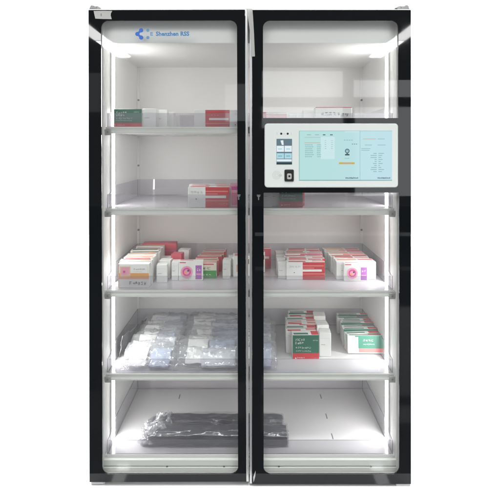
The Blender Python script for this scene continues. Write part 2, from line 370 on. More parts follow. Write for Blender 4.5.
# touchscreen panel
b = MB(); y0 = -0.014
def rrect(x0, x1, z0, z1, r, n=6):
    pts = []
    for (cx, cz, a) in ((x1 - r, z1 - r, 0), (x0 + r, z1 - r, 90), (x0 + r, z0 + r, 180), (x1 - r, z0 + r, 270)):
        for q in range(n + 1): t = R(a + 90 * q / n); pts.append((cx + r * math.cos(t), cz + r * math.sin(t)))
    return pts
def front_panel(mb, x0, x1, z0, z1, r, ya, yb, k, bev):
    p0 = rrect(x0 + bev, x1 - bev, z0 + bev, z1 - bev, r - bev); p1 = rrect(x0, x1, z0, z1, r)
    i = mb.mi(k); A = [mb.bm.verts.new((p[0], ya, p[1])) for p in p0]; B = [mb.bm.verts.new((p[0], ya + bev, p[1])) for p in p1]; C_ = [mb.bm.verts.new((p[0], yb, p[1])) for p in p1]
    f = mb.bm.faces.new(A); f.material_index = i; f = mb.bm.faces.new(C_[::-1]); f.material_index = i
    for P_, Q_ in ((A, B), (B, C_)):
        for q in range(len(A)):
            f = mb.bm.faces.new((P_[q], Q_[q], Q_[(q + 1) % len(A)], P_[(q + 1) % len(A)])); f.material_index = i; f.smooth = P_ is A
front_panel(b, X(264.4), X(397.2), Z(187.4), Z(123.6), 0.013, y0, -0.0005, 'bezel', 0.003)
panel = b.build('touch_panel', cab)
def px_box(mb, a, c, t, u, y, k, th=0.0004): mb.box(X(a), X(c), y, y + th, Z(u), Z(t), k)
# recess line round the display, then the display with its interface
b = MB(); L0, L1, T0, T1 = 298.6, 390.9, 130.8, 180.2
px_box(b, L0, L1, T0, T1, y0 - 0.0008, 'lcd', 0.0006)
disp = b.build('display', panel)
b = MB(); yy = y0 - 0.0014; rnd = random.Random(3)
px_box(b, 344.2, 358.4, 131.2, 132.4, yy, 'ui_pale'); px_box(b, 320.2, 334, 137.0, 159, yy, 'ui_pale')
for a in (306.5, 314.5): px_box(b, a, a + 4, 134.6, 135.3, yy, 'ui_line')
for a in (322.2, 329.4): px_box(b, a, a + 2.6, 134.4, 135.5, yy, 'ui_slate')
px_box(b, 304, 320, 137.2, 137.6, yy, 'ui_red'); px_box(b, 304, 319.5, 142.6, 143.1, yy, 'ui_red')
for r_ in range(7):
    z = 144.5 + r_ * 1.95
    for a, w in ((304.6, 6.5 + rnd.random() * 2), (316.5, 3.5)):
        x = a
        while x < a + w:
            g = 0.5 + rnd.random() * 0.7; px_box(b, x, x + g, z, z + 0.8, yy, 'ui_line'); x += g + 0.3
    if r_ < 5:
        for a in (324, 330.5): px_box(b, a, a + 1.6, z - 4, z - 3.5, yy, 'ui_edge')
px_box(b, 358.9, 359.2, 131, 180, yy, 'ui_edge'); px_box(b, L0, L1, 179.6, 180.2, yy, 'ui_edge'); px_box(b, L0, L0 + 0.5, 131, 179.4, yy, 'ui_edge'); px_box(b, L0 + 0.6, L1, T0, T0 + 0.4, yy, 'ui_edge')
for a, t, w in ((362, 138.8, 13), (376.5, 138.8, 7), (364, 144.8, 7), (376.5, 144.8, 8), (360.4, 148.4, 9), (360.4, 150, 8)):
    px_box(b, a, a + w, t, t + 0.5, yy, 'ui_red' if t < 140 and a < 370 else 'ui_edge')
for r_ in range(10):
    z = 153 + r_ * 2.0; w = rnd.uniform(2.2, 6.5)
    px_box(b, 376 - w, 375.6, z, z + 0.75, yy, 'ui_line'); px_box(b, 377.4, 377.4 + rnd.uniform(1.2, 6), z, z + 0.75, yy, 'ui_line')
for a in (344.8, 376.6):
    x = a
    for q in range(10):
        w = 0.9; px_box(b, x, x + w, 177.0 + (q % 3) * 0.15, 178.4, yy, 'ui_dark' if q in (4, 5) else 'ui_slate'); x += 1.28
for q in range(3): px_box(b, 351 + q * 2.0, 352.3 + q * 2.0, 143.8, 144.4, yy, 'ui_slate')
for q in range(4): px_box(b, 343 + q * 2.4, 344.8 + q * 2.4, 139.9, 140.5, yy, 'ui_line')
b.ringdisc((X(346.4), Z(151.0)), 1.25 * U, 2.35 * U, 'ui_slate', yy, 24); b.ringdisc((X(346.4), Z(150.8)), 0.0, 0.85 * U, 'ui_line', yy, 16)
px_box(b, 344.2, 348.6, 154.0, 155.4, yy, 'ui_dark'); px_box(b, 345.6, 347.2, 153.2, 153.9, yy, 'ui_dark')
px_box(b, 338.2, 353.8, 162.2, 164.1, yy, 'ui_yellow'); px_box(b, 342, 350, 162.9, 163.4, yy - 0.0005, 'ui_red')
for q in range(3): px_box(b, 344 + q * 1.6, 345.2 + q * 1.6, 158, 158.5, yy, 'ui_edge')
b.build('interface', panel)
b = MB(); px_box(b, 276.3, 291.7, 138.9, 164.2, y0 - 0.0008, 'ui_slate', 0.0006)
ss = b.build('small_display', panel)
b = MB()
b.prism([(X(280.2), Z(140.6)), (X(283.0), Z(140.3)), (X(283.4), Z(145)), (X(281.6), Z(145))], 'y', yy, yy + 0.0004, 'ui_white')
px_box(b, 276.5, 283.7, 145.8, 151.8, yy, 'ui_white'); px_box(b, 284.3, 291.4, 145.8, 151.8, yy, 'ui_white')
px_box(b, 276.5, 283.7, 153.2, 158.6, yy, 'ui_tile'); px_box(b, 284.3, 291.4, 153.2, 158.6, yy, 'ui_tile')
px_box(b, 276.5, 291.4, 159.2, 161.4, yy, 'ui_white'); px_box(b, 276.3, 291.7, 162.4, 164.2, yy - 0.0004, 'ui_navy')
for a in (277.8, 285.8):
    for t in (148.4, 155.4): px_box(b, a, a + 4, t, t + 1.2, yy - 0.0005, 'ui_tile' if t < 150 else 'ui_line')
b.build('small_interface', panel)
for px in (281, 287.4):
    b = MB(); b.disc((X(px), Z(133.8)), 0.0042, 'lens', y0 - 0.0006, 16, 0.001); b.build('camera_lens', panel)
for px in (276.9, 291.0):
    b = MB(); px_box(b, px - 0.25, px + 0.25, 132.5, 135, y0 - 0.0003, 'bezel_mark', 0.0004); b.build('bracket_mark', panel)
b = MB(); px_box(b, 283.2, 285.2, 133.5, 134.1, y0 - 0.0003, 'bezel_mark', 0.0004); b.build('indicator_mark', panel)
b = MB()
for q in range(3): b.ringdisc((X(276.5), Z(175)), (1.2 + q * 1.3) * U, (1.6 + q * 1.3) * U, 'bezel_mark', y0 - 0.0003, 20)
px_box(b, 278.5, 281.6, 174.2, 176.2, y0 - 0.0005, 'bezel_mark', 0.0004)
b.build('card_icon', panel)
b = MB(); front_panel(b, X(284.2), X(293.4), Z(181), Z(169.3), 0.005, y0 - 0.006, y0 + 0.001, 'reader_black', 0.002)
rdx = b.build('fingerprint_reader', panel)
b = MB(); front_panel(b, X(286.6), X(291.2), Z(179), Z(173.2), 0.005, y0 - 0.0075, y0 - 0.0055, 'reader_pad', 0.001); b.disc((X(288.9), Z(175.9)), 0.0042, 'reader_black', y0 - 0.0082, 16, 0.0005)
b.build('sensor_pad', rdx)

# ------------------------------------------------------------------ cartons
def strokes(rnd, u0, u1, v0, v1, n, k):
    """small unreadable square characters: a few crossing bars each"""
    out = []; cw = (u1 - u0) / n; h = v1 - v0
    for i in range(n):
        a = u0 + i * cw + cw * 0.06; w = cw * 0.84
        for q in rnd.sample(range(5), rnd.choice((2, 3, 3))):
            p0 = rnd.uniform(0, 0.35); p1 = rnd.uniform(0.65, 1.0); v = v0 + h * q * 0.215
            out.append((a + w * p0, a + w * p1, v, v + h * 0.13, k))
        for q in rnd.sample(range(4), rnd.choice((1, 1, 2))):
            x = a + w * (0.04 + 0.28 * q); b0 = rnd.uniform(0, 0.4); out.append((x, x + w * 0.13, v0 + h * b0, v0 + h * rnd.uniform(b0 + 0.4, 1.0), k))
    return out
def design(kind, rnd):
    F, T, body, discs = [], [], 'c_white', []
    if kind == 'greenred':
        F = [(0, 1, 0.24, 1, 'c_green'), (0, 1, 0, 0.24, 'c_red')] ; T = [(0.04, 0.6, 0.1, 0.5, 'c_green'), (0.72, 1, 0, 0.9, 'c_red')]
        F += strokes(rnd, 0.08, 0.46, 0.76, 0.86, 5, 'c_white') + strokes(rnd, 0.08, 0.42, 0.62, 0.72, 4, 'c_white') + strokes(rnd, 0.10, 0.68, 0.46, 0.53, 8, 'c_offwhite') + strokes(rnd, 0.10, 0.68, 0.35, 0.40, 10, 'c_offwhite') + strokes(rnd, 0.74, 0.94, 0.80, 0.85, 4, 'c_offwhite') + strokes(rnd, 0.16, 0.44, 0.09, 0.14, 5, 'c_white') + strokes(rnd, 0.66, 0.94, 0.09, 0.14, 5, 'c_coral')
        discs = [(0.10, 0.115, 0.028, 'c_white')]
    elif kind == 'greenpatch':
        F = [(0.2, 1, 0.28, 1, 'c_mint'), (0.3, 1, 0.06, 0.28, 'c_coral'), (0, 0.29, 0.2, 0.92, 'c_white'), (0.06, 0.18, 0.3, 0.8, 'c_offwhite')]; T = [(0.05, 0.95, 0.1, 0.5, 'c_green'), (0.6, 0.98, 0.55, 0.9, 'c_red')]
        F += strokes(rnd, 0.42, 0.72, 0.68, 0.80, 4, 'c_white') + strokes(rnd, 0.42, 0.74, 0.5, 0.57, 7, 'c_offwhite')
    elif kind == 'redwhite':
        F = [(0.42, 1, 0, 1, 'c_red'), (0.42, 0.92, 0.46, 0.58, 'c_white'), (0.42, 0.97, 0.76, 0.82, 'c_coral'), (0.42, 1, 0.3, 0.35, 'c_coral'), (0.42, 0.72, 0.64, 0.68, 'c_coral')]
        F += strokes(rnd, 0.06, 0.36, 0.7, 0.8, 4, 'c_grey') + strokes(rnd, 0.74, 0.96, 0.14, 0.22, 4, 'c_coral'); T = [(0.05, 0.5, 0.0, 0.55, 'c_red'), (0.68, 1.0, 0.3, 0.9, 'c_coral')]
        discs = [(0.2, 0.42, 0.03, 'c_mint')]
    elif kind == 'redmid':
        F = [(0.24, 0.76, 0, 1, 'c_red'), (0.32, 0.74, 0.42, 0.54, 'c_white'), (0.24, 0.76, 0.2, 0.25, 'c_coral'), (0.24, 0.76, 0.92, 0.96, 'c_pinkred')] + strokes(rnd, 0.28, 0.55, 0.64, 0.74, 4, 'c_coral') + strokes(rnd, 0.55, 0.74, 0.06, 0.13, 4, 'c_coral') + strokes(rnd, 0.82, 0.96, 0.7, 0.78, 3, 'c_grey')
        discs = [(0.88, 0.16, 0.035, 'c_red')]
    elif kind == 'pinklogo':
        F = [(0.70, 0.96, 0.06, 0.78, 'c_purple'), (0.73, 0.93, 0.3, 0.36, 'c_pink'), (0.04, 0.3, 0.9, 0.95, 'c_pinkred')] + strokes(rnd, 0.74, 0.92, 0.5, 0.62, 2, 'c_white') + strokes(rnd, 0.1, 0.45, 0.05, 0.10, 6, 'c_pink')
        discs = [(0.34, 0.46, 0.30, 'c_pink'), (0.34, 0.46, 0.215, 'c_magenta'), (0.34, 0.46, 0.13, 'c_pink'), (0.28, 0.42, 0.06, 'c_orange'), (0.40, 0.52, 0.05, 'c_ink')]; T = [(0.05, 0.6, 0.2, 0.8, 'c_pink')]
    elif kind == 'orangeband':
        F = [(0, 1, 0.40, 0.62, 'c_orange'), (0, 1, 0.36, 0.40, 'c_peach'), (0.06, 0.4, 0.44, 0.9, 'c_peach'), (0.1, 0.36, 0.56, 0.86, 'c_pink'), (0, 0.03, 0, 1, 'c_peach'), (0.94, 1, 0.62, 0.9, 'c_cream')]
        F += strokes(rnd, 0.36, 0.92, 0.14, 0.27, 6, 'c_ink') + strokes(rnd, 0.5, 0.9, 0.78, 0.84, 6, 'c_brown') + strokes(rnd, 0.5, 0.8, 0.68, 0.72, 6, 'c_peach'); T = [(0.08, 0.9, 0.3, 0.55, 'c_cream')]; body = 'c_white'
        discs = [(0.22, 0.70, 0.05, 'c_magenta')]
    elif kind == 'cream':
        F = [(0.1, 0.9, 0.2, 0.5, 'c_peach')]; T = [(0.04, 0.94, 0.42, 0.95, rnd.choice(['c_brown', 'c_leaf', 'c_pinkred', 'c_peach', 'c_green', 'c_coral'])), (0.0, 1.0, 0.0, 0.3, 'c_cream'), (0.6, 0.9, 0.1, 0.5, 'c_peach')]
    elif kind == 'creamgreen':
        F = [(0, 1, 0, 0.5, 'c_leaf'), (0, 1, 0.5, 1, 'c_cream'), (0.06, 0.9, 0.86, 0.94, 'c_pinkred')] + strokes(rnd, 0.06, 0.8, 0.58, 0.72, 4, 'c_ink') + strokes(rnd, 0.1, 0.8, 0.2, 0.3, 6, 'c_cream'); T = [(0, 1, 0.1, 0.6, 'c_coral')]
    elif kind == 'redside':
        body = 'c_coral'; F = [(0, 1, 0, 1, 'c_pinkred'), (0.1, 0.8, 0.5, 0.62, 'c_white')]; T = [(0, 1, 0, 1, rnd.choice(['c_offwhite', 'c_peach', 'c_cream'])), (0.05, 0.95, 0.55, 0.85, rnd.choice(['c_red', 'c_leaf', 'c_coral', 'c_pinkred']))]
    elif kind == 'red':
        body = 'c_pinkred'; F = [(0, 1, 0.12, 0.2, 'c_coral'), (0, 1, 0.62, 0.7, 'c_rose')] + strokes(rnd, 0.1, 0.6, 0.34, 0.5, 5, 'c_coral'); T = [(0, 1, 0.3, 0.5, 'c_rose')]
    elif kind == 'rose':
        body = 'c_pink'; F = [(0.15, 0.8, 0.08, 0.62, 'c_rose'), (0.1, 0.9, 0.74, 0.9, 'c_magenta')]; T = [(0, 1, 0.2, 0.6, 'c_rose')]
    elif kind == 'pinkfront':
        body = 'c_white'; F = [(0, 0.16, 0, 1, 'c_red'), (0.16, 1, 0, 0.74, 'c_pink'), (0.16, 1, 0.78, 0.86, 'c_coral')] + strokes(rnd, 0.3, 0.9, 0.3, 0.5, 6, 'c_coral')
    elif kind == 'lettered':
        F = [(0.0, 0.9, 0, 0.16, 'c_pink'), (0.4, 1, 0.0, 0.26, 'c_pink'), (0, 1, 0.96, 1, 'c_pinkred')] + strokes(rnd, 0.12, 0.92, 0.55, 0.74, 7, 'c_ink'); discs = [(0.72, 0.12, 0.09, 'c_rose')]
    elif kind == 'peach':
        F = [(0.2, 0.9, 0.3, 0.7, 'c_peach'), (0.3, 0.9, 0.5, 0.9, 'c_brown'), (0.0, 0.15, 0.1, 0.8, 'c_pouch')] if False else [(0.2, 0.9, 0.25, 0.6, 'c_peach'), (0.35, 0.95, 0.62, 0.85, 'c_brown')]; T = [(0.1, 0.9, 0.1, 0.7, 'c_coral')]
    elif kind == 'plain':
        F = [(0.1, 0.9, 0.78, 0.81, 'c_offwhite'), (0.12, 0.5, 0.5, 0.53, 'c_grey')]; T = [(0.1, 0.8, 0.4, 0.6, 'c_offwhite')]
    elif kind == 'pinktop':
        F = [(0.4, 1, 0.0, 1.0, rnd.choice(['c_coral', 'c_pinkred', 'c_pink']))]; T = [(0.04, 0.55, 0.1, 0.85, rnd.choice(['c_coral', 'c_coral', 'c_peach', 'c_pinkred'])), (0.6, 0.98, 0.15, 0.75, rnd.choice(['c_coral', 'c_pink', 'c_pinkred']))]
    return F, T, body, discs
def carton(kind, w, h, d, rnd):
    F, T, body, discs = design(kind, rnd)
    b = MB()
    b.box(-w / 2, w / 2, 0, d, 0, h, body, min(0.0012, d * 0.08), 1)
    e = 0.0006
    for n, (u0, u1, v0, v1, k) in enumerate(F):
        y = -0.00012 * (n + 1); x0 = -w / 2 + e + u0 * (w - 2 * e); x1 = -w / 2 + e + u1 * (w - 2 * e); z0 = e + v0 * (h - 2 * e); z1 = e + v1 * (h - 2 * e)
        b.face([(x0, y, z0), (x1, y, z0), (x1, y, z1), (x0, y, z1)], k)
    for n, (cu, cv, r, k) in enumerate(discs):
        y = -0.00012 * (len(F) + n + 1); b.face([(-w / 2 + cu * w + r * h * math.cos(2 * math.pi * q / 20), y, cv * h + r * h * math.sin(2 * math.pi * q / 20)) for q in range(20)], k)
    for n, (u0, u1, v0, v1, k) in enumerate(T):
        z = h + 0.00015 * (n + 1); x0 = -w / 2 + 0.001 + u0 * (w - 0.002); x1 = -w / 2 + 0.001 + u1 * (w - 0.002)
        b.face([(x0, 0.001 + v0 * (d - 0.002), z), (x1, 0.001 + v0 * (d - 0.002), z), (x1, 0.001 + v1 * (d - 0.002), z), (x0, 0.001 + v1 * (d - 0.002), z)], k)
    # tuck flap seam: a slim raised line along the top rear edge
    b.box(-w / 2 + 0.003, w / 2 - 0.003, d * 0.86, d * 0.9, h, h + 0.0004, 'c_grey')
    return b
NAME = {'plain': 'white_carton', 'pinklogo': 'medicine_carton'}
def place(kind, shelf, x0, x1, ytop, Y, d, label, group=None, rot=0.0, lean=0.0, seed=None):
    s = (D + Y) / D; w = (x1 - x0) * U * s; z = SH[shelf] + 0.0005
    h = max(0.02, Z(ytop, Y) - z)
    rnd = random.Random(seed if seed is not None else hash((kind, x0, ytop)) % 1000 if False else int(x0 * 7 + ytop * 3))
    o = carton(kind, w, h, d, rnd).build('medicine_carton', None, False)
    o.location = ((X(x0, Y) + X(x1, Y)) / 2, Y, z)
    o.rotation_euler = (R(lean), 0, R(rot))
    tag(o, label, 'carton', group)
    return o
ORD = ['first', 'second', 'third', 'fourth', 'fifth', 'sixth', 'seventh', 'eighth', 'ninth']
def row(kinds, shelf, x0, x1, ytop, Y, d, gap, drift, what, where, group, jit=0.006, lean=0.0):
    """a file of cartons standing one behind the other, front to back; drift = sideways step"""
    rnd = random.Random(int(x0 * 13 + shelf)); s = (D + Y) / D; w = (x1 - x0) * U * s; z = SH[shelf] + 0.0005; h = Z(ytop, Y) - z
    xc = (X(x0, Y) + X(x1, Y)) / 2; y = Y
    for i, k in enumerate(kinds):
        hh = h * (1 + rnd.uniform(-0.04, 0.04) * (i > 0)); ww = w * (1 + rnd.uniform(-0.07, 0.07) * (i > 0))
        o = carton(k, ww, hh, d, rnd).build('medicine_carton', None, False)
        ln = lean + (rnd.uniform(-0.8, 0.8) if lean else 0)
        o.location = (xc + drift * i + (rnd.uniform(-jit, jit) if i else 0), y, z + d * math.sin(R(abs(ln))))
        o.rotation_euler = (R(-ln), 0, R(rnd.uniform(-4.5, 4.5) if i else rnd.uniform(-1, 1)))
        wt = what[min(i, len(what) - 1)]
        tag(o, f"{wt}, {ORD[i]} from front {where}", 'carton', group)
        y += d + gap
gC = 'medicine cartons on the shelves'
# top shelf
place('greenred', 0, 113.6, 142, 109, 0.12, 0.06, 'dark green carton with red bottom band at the left end of the top shelf', gC)
place('plain', 0, 142.6, 156, 108.6, 0.13, 0.06, 'white carton right beside the green one on the top shelf', gC)
place('plain', 0, 154.5, 167, 109.6, 0.20, 0.06, 'white carton, second right of the green one on the top shelf', gC, 3)
place('plain', 0, 165, 173.5, 112.2, 0.27, 0.05, 'white carton, third right of the green one on the top shelf', gC, -4)
place('plain', 0, 171.5, 179, 115, 0.33, 0.05, 'lowest white carton at the right end of the top left white row', gC, 3)
place('redmid', 0, 194, 241, 109.8, 0.12, 0.07, 'red carton with white ends on the top shelf behind the left door', gC)
place('pinkfront', 0, 262, 287, 112, 0.14, 0.06, 'pink carton with red left end on the top shelf', gC)
place('plain', 0, 289.5, 297, 114.5, 0.24, 0.05, 'small white carton right of the pink one on the top shelf', gC, 5)
place('plain', 0, 296.5, 304, 112.5, 0.20, 0.05, 'small white carton left of the lettered carton on the top shelf', gC, -6)
place('plain', 0, 303.5, 330, 109.8, 0.17, 0.05, 'white carton half hidden behind the lettered carton on the top shelf', gC)
place('lettered', 0, 315.5, 352, 106.8, 0.10, 0.05, 'white carton with dark lettering and pink lower edge on the top shelf', gC)
# second shelf
row(['redwhite', 'redwhite', 'redwhite', 'redwhite'], 1, 188, 229.5, 187, 0.09, 0.045, 0.006, -0.006, ['half white half red carton'], 'in the second shelf left row', gC)
place('rose', 1, 230.2, 240.5, 184, 0.11, 0.06, 'magenta and pink carton beside the red row on the second shelf', gC)
place('plain', 1, 262, 272, 186, 0.10, 0.05, 'white carton left of the green one just under the touchscreen', gC)
place('plain', 1, 271.5, 279, 187, 0.13, 0.05, 'narrow white carton touching the green one under the touchscreen', gC)
place('greenred', 1, 279.2, 303, 184, 0.10, 0.05, 'dark green carton with red band on the second shelf below the touchscreen', gC)
place('red', 1, 300.5, 304.5, 183, 0.155, 0.06, 'narrow red carton right behind the green one below the touchscreen', gC)
# third shelf
row(['orangeband'] + ['cream'] * 8, 2, 118, 149, 264, 0.09, 0.038, 0.0035, -0.0013, ['white carton with orange band', 'cream topped carton'], 'in the third shelf far left row', gC)
place('red', 2, 142.5, 176, 243.5, 0.47, 0.06, 'wide red carton at the back left of the third shelf', gC, 2)
place('plain', 2, 156.5, 167, 265, 0.165, 0.045, 'white carton right of the orange banded front one on the third shelf', gC, 4)
place('plain', 2, 159, 170.5, 260.5, 0.235, 0.05, 'white carton between the cream row and the slim white carton', gC, -5)
place('plain', 2, 160, 171, 258, 0.33, 0.05, 'white carton behind the gap between orange banded and pink logo rows', gC, 8)
place('plain', 2, 171.5, 178.4, 262, 0.20, 0.05, 'slim white carton just left of the front pink logo carton', gC)
place('red', 2, 171, 181.5, 254, 0.31, 0.05, 'small red carton behind the slim white carton on the third shelf', gC, -7)
place('plain', 2, 178, 189, 250, 0.41, 0.05, 'white carton at the back behind the small red one on the third shelf', gC, -7)
place('pinklogo', 2, 178.6, 202.8, 261, 0.195, 0.03, 'white carton with round pink logo behind the left door', gC, 1.5)
row(['creamgreen'] + ['redside'] * 7, 2, 191, 216.4, 262.6, 0.232, 0.034, 0.003, 0.005, ['cream and leaf green carton', 'red sided carton'], 'in row behind left pink logo carton', gC)
place('plain', 2, 222.5, 230, 260, 0.22, 0.05, 'white carton right of the green fronted row on the third shelf', gC, -5)
place('plain', 2, 229, 236, 257, 0.28, 0.05, 'white carton, second right of the green fronted row on the third shelf', gC, 5)
place('peach', 2, 233, 250, 256, 0.25, 0.06, 'peach and brown carton beside the meeting door frames on the third shelf', gC, 2)
place('peach', 2, 255, 265, 252, 0.33, 0.05, 'peach carton at the left edge behind the right door', gC, 4)
place('redside', 2, 262, 271, 249, 0.40, 0.05, 'small red carton at the rear left behind the right door', gC, 2)
for i, (a, t, Y) in enumerate(((278, 262.5, 0.225), (277, 259, 0.29), (276, 255.5, 0.35), (276, 252, 0.41))):
    place('plain', 2, a, a + 8.5, t, Y, 0.04, f'narrow white carton, {ORD[i]} from front beside the half red row', gC, (-6, 5, -4, 6)[i])
row(['redwhite', 'pinktop', 'redwhite', 'pinktop', 'pinktop', 'redwhite', 'pinktop', 'pinktop'], 2, 286.5, 325, 262, 0.21, 0.034, 0.003, 0.0024, ['half white half red carton', 'white carton with coral or red print'], 'in third shelf centre row', gC)
place('pinklogo', 2, 344, 368, 263.2, 0.185, 0.022, 'white carton with round pink logo behind the right door', gC, -1)
row(['plain'] + ['pinktop'] * 7, 2, 336.5, 376, 262, 0.212, 0.036, 0.003, -0.002, ['wide white carton', 'coral topped carton'], 'in third shelf rightmost row', gC)
# fourth shelf, right
place('greenred', 3, 292.6, 319.2, 335, 0.19, 0.05, 'dark green carton with red base at the front of the fourth shelf', gC, 1)
row(['redwhite', 'greenred', 'redwhite', 'redwhite', 'greenred', 'redwhite', 'greenred'], 3, 286, 316, 331, 0.247, 0.034, 0.004, 0.0045, ['red and white carton', 'green and red carton', 'red and white carton', 'red and white carton', 'green and red carton', 'red and white carton', 'green and red carton'], 'in row behind dark green carton', gC)
place('plain', 3, 319.6, 331, 333.5, 0.21, 0.06, 'white carton right of the front green one on the fourth shelf', gC, -4)
place('plain', 3, 317, 329, 325, 0.30, 0.06, 'white carton, second from the front beside the green and red row', gC, 4)
place('plain', 3, 314, 325.5, 316, 0.40, 0.06, 'white carton, rearmost beside the green and red row', gC, -3)
row(['greenpatch', 'greenred', 'greenred', 'greenpatch', 'greenred', 'greenred', 'greenpatch', 'greenred'], 3, 348, 384, 337, 0.234, 0.033, 0.0035, 0.0, ['mint green carton with white patch', 'green topped carton'], 'in fourth shelf rightmost row', gC, lean=5)

# ------------------------------------------------------------------ clear pouches on the fourth shelf
def pouch_sheet(w, l, h, seed, nx=34, ny=26, wr=0.009):
    """a wrinkled pillow lying in XY, front edge at y = 0"""
    b = MB(); o3 = Vector((seed * 3.7, seed * 1.3, 0)); top, bot = {}, {}
    for i in range(nx + 1):
        for j in range(ny + 1):
            u, v = i / nx, j / ny; x = (u - 0.5) * w; y = v * l
            p = (max(0.0, 1 - (2 * u - 1) ** 6) ** 0.5) * (max(0.0, 1 - (2 * v - 1) ** 6) ** 0.5)
            n1 = noise.noise(Vector((x * 22, y * 30, 0)) + o3) ; n2 = abs(noise.noise(Vector((x * 60, y * 34, 3)) + o3)); n3 = noise.noise(Vector((x * 14 + y * 40, y * 10, 7)) + o3)
            z = h * p * (0.85 + 0.25 * n1) + wr * (n2 * 1.6 + 0.7 * n3) * (0.35 + p)
            dx = 0.006 * noise.noise(Vector((y * 25, 5, 1)) + o3); dy = 0.006 * noise.noise(Vector((x * 25, 9, 2)) + o3)
            top[i, j] = b.bm.verts.new((x + dx, y + dy, z + 0.0008)); bot[i, j] = b.bm.verts.new((x + dx, y + dy, 0.0004 * p))
    k = b.mi('film')
    for i in range(nx):
        for j in range(ny):
            f = b.bm.faces.new((top[i, j], top[i + 1, j], top[i + 1, j + 1], top[i, j + 1])); f.smooth = True
            f = b.bm.faces.new((bot[i, j + 1], bot[i + 1, j + 1], bot[i + 1, j], bot[i, j])); f.smooth = True
    for i in range(nx):
        for j in (0, ny): b.bm.faces.new((top[i, j], top[i + 1, j], bot[i + 1, j], bot[i, j]))
    for j in range(ny):
        for i in (0, nx): b.bm.faces.new((top[i, j], top[i, j + 1], bot[i, j + 1], bot[i, j]))
    return b
def wavy_slab(x0, x1, y0, y1, z0, th, seed, k, nx=14, ny=8, amp=0.004):
    b = MB(); T, B = {}, {}; o3 = Vector((seed * 2.1, seed, 4))
    for i in range(nx + 1):
        for j in range(ny + 1):
            x = x0 + (x1 - x0) * i / nx; y = y0 + (y1 - y0) * j / ny; n1 = noise.noise(Vector((x * 25, y * 25, 0)) + o3) * amp
            x += 1.6 * amp * noise.noise(Vector((y * 30, x * 8, 3)) + o3); y += 1.6 * amp * noise.noise(Vector((x * 30, y * 8, 8)) + o3)
            T[i, j] = b.bm.verts.new((x, y, z0 + th + n1)); B[i, j] = b.bm.verts.new((x, y, z0 + n1 * 0.4))
    b.mi(k)
    for i in range(nx):
        for j in range(ny):
            f = b.bm.faces.new((T[i, j], T[i + 1, j], T[i + 1, j + 1], T[i, j + 1])); f.smooth = True
            f = b.bm.faces.new((B[i, j + 1], B[i + 1, j + 1], B[i + 1, j], B[i, j]))
    for i in range(nx):
        for j in (0, ny): b.bm.faces.new((T[i, j], T[i + 1, j], B[i + 1, j], B[i, j]))
    for j in range(ny):
        for i in (0, nx): b.bm.faces.new((T[i, j], T[i, j + 1], B[i, j + 1], B[i, j]))
    return b
def pouch(x, y, z, w, l, h, tilt, rz, seed, label):
    r = empty('syringe_pouch', (x, y, z)); r.rotation_euler = (R(tilt), 0, R(rz)); tag(r, label, 'pouch', 'clear pouches on the fourth shelf')
    rnd = random.Random(seed)
    pouch_sheet(w, l, h, seed).build('film', r)
    la = rnd.uniform(0.04, 0.42); wavy_slab(-w * (0.34 + rnd.uniform(-.04, .04)), -w * (0.02 + rnd.uniform(-.06, .08)), l * la, l * 0.95, h * 0.52, 0.002, seed, 'pouch_paper', 16, 14, 0.004).build('paper_label', r)
    wavy_slab(-w * (0.0 if la < 0.2 else rnd.uniform(0.0, 0.26)), w * (0.36 + rnd.uniform(-.03, .05)), l * 0.05, l * 0.86, h * 0.30, h * 0.42, seed + 1, rnd.choice(['pouch_blue', 'pouch_blue', 'pouch_grey']), 18, 12, 0.004).build('contents', r)
z4 = SH[3]
for gi, (px0, px1, nm, cnt) in enumerate(((121, 177, 'left', 10), (173, 247, 'middle', 10), (238, 277, 'right', 9))):
    rr = random.Random(gi + 40)
    for i in range(cnt):
        Y = 0.078 + i * 0.0425; w = (px1 - px0) * U * (1 + 0.085 / D)
        xc = (X(px0, 0.085) + X(px1, 0.085)) / 2 + rr.uniform(-0.010, 0.010)
        pouch(xc, Y, z4 + 0.004 + 0.0015 * (i % 2), w * rr.uniform(0.94, 1.04), 0.135 + rr.uniform(-0.008, 0.008), 0.020 + rr.uniform(-0.003, 0.004), (18 if i else 12) + rr.uniform(0, 9) , rr.uniform(-5, 5), 10 * gi + i + 1,
              f'crumpled clear pouch, {ORD[i] if i < 9 else "tenth"} from front in the {nm} fourth shelf heap')

pbr('fence_shade', (0.20, 0.20, 0.21), 0.28, bump=0.4, bscale=40, var=0.35, vscale=14)
gs = wavy_slab(0.0, 0.34, 0.0, 0.092, 0.0, 0.0015, 77, 'fence_shade', 40, 14, 0.010).build('fence_shade_sheet')  # dark sheet added to imitate the shade reflected in the side fence
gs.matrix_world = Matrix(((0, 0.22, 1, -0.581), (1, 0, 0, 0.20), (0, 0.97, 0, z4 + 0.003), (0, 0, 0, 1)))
tag(gs, 'dark grey crumpled sheet standing in for shade on the left fence of the fourth shelf', 'shade sheet')
